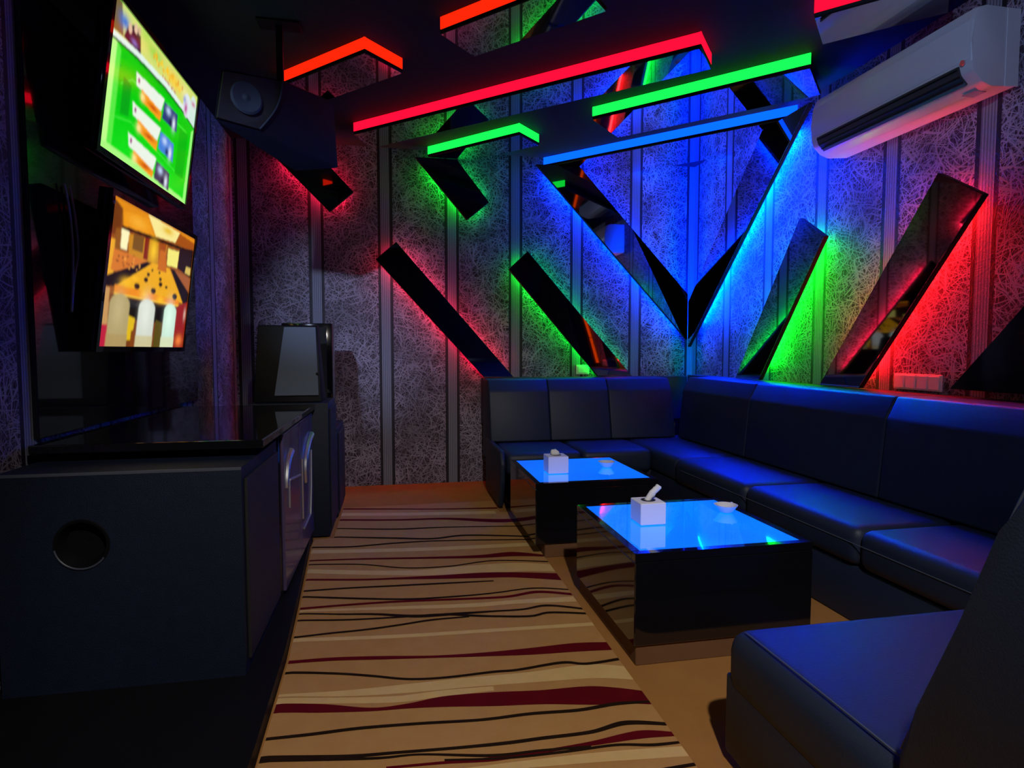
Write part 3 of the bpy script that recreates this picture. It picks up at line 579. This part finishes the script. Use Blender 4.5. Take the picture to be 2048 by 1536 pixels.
G2 = [('p', [(0, 0), (1, 0), (1, 1), (0, 1)], (150, 80, 20)),
      ('p', [(0, .75), (.09, .76), (.09, .95), (0, 1)], (110, 55, 15)), ('p', [(.0, .99), (.09, .945), (.11, .83), (.43, .86), (.72, .888), (1, .93), (1, 1), (0, 1)], (226, 140, 20)),
      ('p', [(.10, .93), (.36, .97), (.43, .86), (.12, .83)], (235, 150, 20)), ('g', (.25, .90, .09, .04), (245, 175, 50)),
      ('p', [(.344, 1), (.764, .985), (.714, .888), (.459, .865)], (250, 235, 150)), ('g', (.6, .95, .07, .03), (235, 190, 40)),
      ('p', [(.764, .98), (1, .96), (1, .90), (.87, .881), (.714, .888)], (165, 80, 15)),
      ('p', [(.10, .835), (.45, .855), (.87, .88), (1, .90), (1, .87), (.87, .855), (.45, .83), (.10, .81)], (40, 18, 8)),
      ('p', [(.05, .66), (.12, .66), (.12, .82), (.05, .80)], (140, 85, 20)),
      ('p', [(.163, .80), (.611, .84), (.60, .65), (.19, .661)], (200, 135, 25)), ('p', [(.22, .81), (.33, .815), (.33, .70), (.22, .70)], (120, 80, 25)), ('p', [(.34, .82), (.39, .83), (.39, .66), (.34, .66)], (130, 30, 10)), ('p', [(.50, .835), (.60, .84), (.58, .60), (.53, .60)], (165, 75, 15)), ('g', (.45, .75, .04, .08), (250, 200, 40)),
      ('p', [(.099, .812), (.175, .81), (.166, .678), (.105, .678)], (252, 246, 190)), ('p', [(.625, .815), (.784, .829), (.777, .687), (.634, .679)], (245, 235, 120)),
      ('p', [(.785, .85), (1, .88), (1, .64), (.786, .684)], (35, 15, 10)), ('p', [(.91, .73), (.985, .73), (.985, .66), (.90, .67)], (215, 185, 90)),
      ('p', [(0, .72), (.05, .724), (.07, .478), (0, .479)], (236, 170, 40)),
      ('p', [(.05, .665), (.20, .66), (.39, .655), (.10, .515), (.04, .52)], (214, 120, 40)),
      ('p', [(.39, .651), (.431, .643), (.164, .426), (0, .40), (0, .47), (.10, .52)], (18, 8, 10)),
      ('p', [(.456, .657), (.676, .661), (.93, .40), (.091, .414)], (238, 170, 20)),
      ('p', [(.53, .78), (.60, .78), (.64, .62), (.52, .62)], (200, 105, 20)),
      ('p', [(.724, .661), (1, .633), (1, .514), (.743, .646)], (165, 90, 45)), ('p', [(.69, .661), (.74, .665), (1, .50), (1, .40), (.92, .40)], (25, 10, 8)),
      ('p', [(.091, .43), (.857, .415), (.864, .366), (.089, .36)], (240, 140, 20)), ('p', [(.089, .372), (.864, .372), (.864, .35), (.089, .35)], (250, 205, 60)),
      ('p', [(0, .36), (1, .36), (1, .0), (0, 0)], (120, 60, 20)), ('p', [(.2, .35), (.68, .35), (.66, .20), (.22, .20)], (18, 10, 6)),
      ('p', [(0, .40), (.05, .40), (.06, .15), (0, .15)], (200, 150, 90)), ('p', [(0, .15), (.075, .15), (.095, 0), (0, 0)], (190, 30, 60)),
      ('p', [(.244, .23), (.328, .21), (.312, .05), (.25, .05)], (225, 185, 30)), ('p', [(.57, .22), (.66, .2), (.66, 0), (.57, 0)], (90, 75, 20)), ('p', [(.30, .12), (.36, .12), (.36, 0), (.30, 0)], (130, 65, 20)),
      ('p', [(.84, .36), (1, .42), (1, 0), (.84, 0)], (150, 25, 20)), ('g', (.92, .06, .05, .05), (245, 130, 60)), ('g', (.97, .3, .015, .05), (220, 180, 160))]
for (u, v, s) in ((.31, .45, .030), (.50, .445, .030), (.79, .44, .034), (.40, .515, .024), (.58, .51, .024), (.42, .56, .018), (.57, .55, .018), (.46, .60, .012), (.55, .60, .012), (.66, .50, .016)):
    G2.append(('e', (u, v, s, s*.8), (40, 16, 10)))
for (u, v, s) in ((.20, .46, .05), (.40, .40, .05), (.60, .39, .05), (.28, .50, .03)): G2.append(('g', (u, v, s, s*.6), (252, 190, 30)))
for k in range(22): G2.append(('e', (.07+rr.random()*.25, .55+rr.random()*.09, .008, .006), rr.choice([(120, 50, 20), (245, 170, 70), (90, 40, 20)])))
def chair(u0, u1, c, c2):
    um = (u0+u1)/2; w2 = (u1-u0)/2
    return [('p', [(u0, 0), (u1, 0), (u1, .30), (u0, .30)], c), ('e', (um, .30, w2, .07), c), ('p', [(u0-.005, 0), (u1+.005, 0), (u1+.005, .085), (u0-.005, .085)], c2), ('g', (um-.01, .25, w2*.6, .12), tuple(min(255, x+18) for x in c))]
G2 += chair(.065, .255, (178, 160, 110), (176, 150, 96)) + chair(.355, .545, (212, 218, 205), (205, 196, 150)) + chair(.665, .84, (205, 235, 215), (215, 225, 185))
tv2, nrm, O = screen('lower wall television showing a golden hall with white chairs', -1.12, -1.043, 2.57, 3.51, 1.115, 1.69, shapes((150, 80, 20), G2, 2, .03))
for p in (O[3]*.92+O[0]*.08, O[2]*.8+O[1]*.2):
    b = B(); q = p + Vector((0, .012 if p.y < 3 else -.012, 0))+nrm*.007; lathe(b, [(.001, .004), (.005, .003), (.006, 0), (.001, 0)], q, 10, 'x'); obj('bezel_screw', b, m_white, tv2, True, loc=q)
b = B()
for dy, s in ((0, 0), (.035, 1)):
    pts = smoothpath([(XL+.034, 2.475+dy, 1.70), (XL+.036, 2.500+dy, 1.60), (XL+.034, 2.515+dy*1.1, 1.47), (XL+.034, 2.505+dy*.3, 1.36), (XL+.034, 2.490, 1.24)], 6)
    tube(b, pts, .0045, 8)
o = obj('hanging_cable', b, m_cable, None, True, loc=(XL+.03, 2.5, 1.45)); tag(o, 'thin grey cable loop hanging left of the lower television', 'cable')

# ------------------------------------------------------------------ console, subwoofer and boxes on the left
c = Vector((-.8, 3.1, .056)); t = thing('media_console', 'glossy black media console under the televisions with chrome trims', 'console', c)
b = B(); box(b, XL+.03, -.478, 2.62, 3.54, .056, .757, .004, 1); obj('cabinet', b, m_gloss, t, loc=c)
b = B(); box(b, XL+.03, -.452, 2.19, 3.575, .7605, .790, .004, 2); o = obj('worktop', b, m_gloss, loc=(-.8, 2.9, .76)); tag(o, 'long glossy black worktop slab lying over the console and subwoofer', 'worktop')
for (y0, y1) in ((2.64, 3.075), (3.085, 3.53)):
    b = B(); box(b, -.4775, -.464, y0, y1, .075, .745, .003, 1); d = obj('door', b, m_lacq, t, loc=(-.47, y0, .1))
    xx = -.460
    if y0 < 3: S_ = [smoothpath([(xx, 2.79, .650), (xx, 2.73, .632), (xx, 2.69, .60), (xx, 2.665, .555), (xx, 2.66, .515)], 5)]; V_ = [[(xx, 2.74, .53), (xx, 2.735, .41)], [(xx, 2.75, .53), (xx, 3.05, .49)]]
    else: S_ = [smoothpath([(xx, 3.45, .635), (xx, 3.32, .60), (xx, 3.225, .55), (xx, 3.195, .49), (xx, 3.205, .42)], 5)]; V_ = [[(xx, 3.11, .556), (xx, 3.105, .257)], [(xx, 3.44, .55), (xx, 3.42, .362), (xx, 3.37, .208)], [(xx, 3.365, .208), (xx, 3.14, .200)]]
    for s_ in S_:
        b = B(); tube(b, s_, .018, 8, r2=.012); obj('curved_trim', b, m_chrome, d, True, loc=s_[0])
    for s_ in V_:
        b = B(); tube(b, s_, .006, 8); obj('trim_bar', b, m_chrome, d, True, loc=s_[0])
# subwoofer box in front
x0, x1, y0, y1, z0, z1 = -1.165, -.480, 2.0, 2.575, .056, .730
c = Vector(((x0+x1)/2, (y0+y1)/2, z0)); t = thing('subwoofer', 'large black box subwoofer with a round hand recess in the left foreground', 'loudspeaker', c)
b = B(); N = 48; cx, cz, R = -.936, .512, .072
angs = sorted(set([2*math.pi*k/N for k in range(N)] + [math.atan2(zc_-cz, xc_-cx) % (2*math.pi) for xc_ in (x0, x1) for zc_ in (z0, z1)]))
ci, ou, inn = [], [], []
for a in angs:
    ca, sa = math.cos(a), math.sin(a)
    tt = min(((x1-cx)/ca if ca > 1e-6 else (x0-cx)/ca if ca < -1e-6 else 9), ((z1-cz)/sa if sa > 1e-6 else (z0-cz)/sa if sa < -1e-6 else 9))
    ci.append(b.verts.new((cx+R*ca, y0, cz+R*sa))); ou.append(b.verts.new((cx+tt*ca, y0, cz+tt*sa)))
n = len(angs)
for k in range(n): b.faces.new((ci[k], ci[(k+1) % n], ou[(k+1) % n], ou[k]))
bk = [b.verts.new((v.co.x, y1, v.co.z)) for v in ou]
for k in range(n): b.faces.new((ou[k], ou[(k+1) % n], bk[(k+1) % n], bk[k]))
b.faces.new(bk); obj('cabinet', b, m_spk, t, loc=c)
b = B(); prof = [(R+.006, 0), (R+.004, -.004), (R-.003, -.003), (R-.010, .012), (R-.016, .035), (.001, .038)]; lathe(b, prof, (cx, y0, cz), 40, 'y'); obj('hand_recess', b, m_bplas, t, True, loc=c)
b = B(); tube(b, [(cx+(R+.002)*math.cos(a), y0-.003, cz+(R+.002)*math.sin(a)) for a in np.linspace(math.radians(190), math.radians(325), 20)], .003, 6); obj('rim_highlight_arc', b, mat('rim_highlight', (.05, .06, .09), .45, mix=((.055, .065, .10), 9)), t, True, loc=c)  # highlight crescent on the lower rim, painted as a paler arc
b = B(); box(b, x0-.001, x1+.001, y0-.0015, y0+.006, z1-.008, z1+.0015, .001, 1); obj('edge_trim', b, mat('edge_grey', (.06, .07, .10), .4, mix=((.07, .08, .11), 30)), t, loc=c)  # thin paler strip along the top front edge
b = B(); box(b, x1+.0005, x1+.012, y0+.03, y1-.03, z0+.04, z1-.04, .004, 2); obj('grille', b, m_grill, t, loc=c)
# tall speaker past the console
c = Vector((-.46, 3.77, 0)); t = thing('floor_speaker', 'slim black floor speaker standing past the end of the console', 'loudspeaker', c)
b = B(); box(b, -.82, -.382, 3.60, 3.99, .0115, .795, .006, 2); obj('cabinet', b, m_spk, t, True, loc=c)
b = B(); box(b, -.3815, -.372, 3.62, 3.97, .05, .76, .004, 1); obj('grille', b, m_grill, t, loc=c)
c = Vector((-.46, 4.25, 0)); t = thing('low_speaker', 'low black speaker box on the floor behind the slim one', 'loudspeaker', c)
b = B(); box(b, -.85, -.372, 4.0, 4.48, .0, .585, .006, 2); 
bmesh.ops.translate(b, verts=b.verts[:], vec=(0, 0, .0115)); obj('cabinet', b, m_spk, t, True, loc=c)
b = B(); box(b, -.3715, -.362, 4.03, 4.45, .05, .56, .004, 1); obj('grille', b, m_grill, t, loc=c)
c = Vector((-.55, 4.3, .597)); t = thing('column_speaker', 'narrow black column standing on the low speaker box by the wall', 'loudspeaker', c)
b = B(); box(b, -.72, -.405, 4.12, 4.42, .5975, 1.275, .005, 2); obj('cabinet', b, m_gloss, t, True, loc=c)
b = B(); box(b, -.70, -.44, 4.108, 4.1195, .63, 1.25, .004, 1); obj('grille', b, m_grill, t, loc=c)
# tilted terminal standing on the slim speaker
c = Vector((-.60, 3.72, .796)); t = thing('song_terminal', 'dark tilted screen terminal standing on the slim floor speaker past the console', 'terminal', c)
hull8_pts = [(-.80, 3.66, .797), (-.425, 3.66, .797), (-.455, 3.76, 1.245), (-.79, 3.76, 1.245), (-.80, 3.90, .797), (-.425, 3.90, .797), (-.455, 3.84, 1.25), (-.79, 3.84, 1.25)]
b = B(); hull8(b, hull8_pts, .006, 2); obj('housing', b, m_bplas, t, True, loc=c)
b = B(); q = [(-.685, 3.658, .835), (-.440, 3.658, .835), (-.462, 3.750, 1.235), (-.640, 3.750, 1.235)]; prism(b, q, (0, -.006, .0012), .001, 1); obj('screen', b, mat('terminal_screen', (.075, .10, .16), .5, spec=.2, mix=((.085, .11, .17), 4)), t, loc=c)
b = B(); lathe(b, [(.001, -.008), (.008, -.007), (.009, 0), (.001, 0)], (-.449, 3.682, .96), 14, 'y'); obj('knob', b, m_bplas, t, True, loc=c)

# ------------------------------------------------------------------ hanging loudspeaker
F = [(-.752, 2.95, 2.354), (-.505, 3.12, 2.397), (-.620, 3.10, 2.133), (-.783, 2.93, 2.12)]
K = [(-.594, 3.30, 2.467), (-.308, 3.45, 2.437), (-.288, 3.45, 2.085), (-.497, 3.32, 2.018)]
m_hang = mat('matte_black_cabinet', (.003, .004, .010), .6, spec=.2, mix=((.004, .005, .013), 20))
c = Vector((-.55, 3.2, 2.6)); t = thing('hanging_speaker', 'big black loudspeaker hanging from the ceiling beside the upper television', 'loudspeaker', c)
b = B(); hull8(b, F+K, .012, 3); obj('cabinet', b, m_hang, t, True, loc=c)
fv = [Vector(p) for p in F]; cen = sum(fv, Vector())/4; nr = (fv[1]-fv[0]).cross(fv[3]-fv[0]).normalized()
if nr.dot(Vector((-.4, -1, -.2))) < 0: nr = -nr
b = B(); gq = [p+(cen-p)*.10 for p in fv]
top = [gq[0].lerp(gq[1], s) for s in (0, .5, 1)]; bot = [gq[3].lerp(gq[2], s) for s in (1, .5, 0)]
rt_ = [gq[1].lerp(gq[2], s)+(gq[1]-gq[0]).normalized()*.03*math.sin(math.pi*s) for s in (.2, .4, .6, .8)]
prism(b, [*top, *rt_, *bot], nr*.012, .002, 1); obj('grille', b, m_grill, t, loc=c)
b = B(); pth = [gq[1]+nr*.014, *[p+nr*.014 for p in rt_], gq[2]+nr*.014]; tube(b, smoothpath(pth, 4), .004, 6); obj('grille_rim', b, m_screenoff, t, True, loc=c)
b = B(); dc = cen+nr*.013+Vector((0, 0, .01)); s_ = (fv[1]-fv[0]).normalized(); u_ = nr.cross(s_).normalized()
for r0, r1, h0, h1 in ((.075, .065, 0, .008), (.065, .02, .008, .0), (.02, .001, .0, .008)):
    A_ = []
    for rr_, hh in ((r0, h0), (r1, h1)): A_.append([b.verts.new(dc+(s_*math.cos(k*math.pi/12)+u_*math.sin(k*math.pi/12))*rr_+nr*hh) for k in range(24)])
    for k in range(24): b.faces.new((A_[0][k], A_[0][(k+1) % 24], A_[1][(k+1) % 24], A_[1][k]))
obj('driver_cone', b, m_screenoff, t, True, loc=c)
kv = [Vector(p) for p in K]
for a_, d_ in ((fv[1].lerp(fv[2], .45), .14), (kv[1].lerp(kv[2], .55), -.12)):
    pass
b = B(); sd = (kv[1]-fv[1]).normalized(); p = fv[1].lerp(fv[2], .35)+sd*.10; out = (fv[1]-fv[0]).normalized()
tube(b, [p+Vector((0, 0, .02)), p+Vector((0, 0, -.03))], .004, 6); obj('corner_screw', b, m_screenoff, t, True, loc=c)
b = B(); tcn = sum([fv[0], fv[1], kv[0], kv[1]], Vector())/4
box(b, tcn.x-.10, tcn.x+.10, tcn.y-.05, tcn.y+.05, ZC-.012, ZC-.0005, .002, 1); box(b, tcn.x-.015, tcn.x+.015, tcn.y-.015, tcn.y+.015, tcn.z-.02, ZC-.012)
obj('ceiling_bracket', b, m_hang, t, True, loc=c)
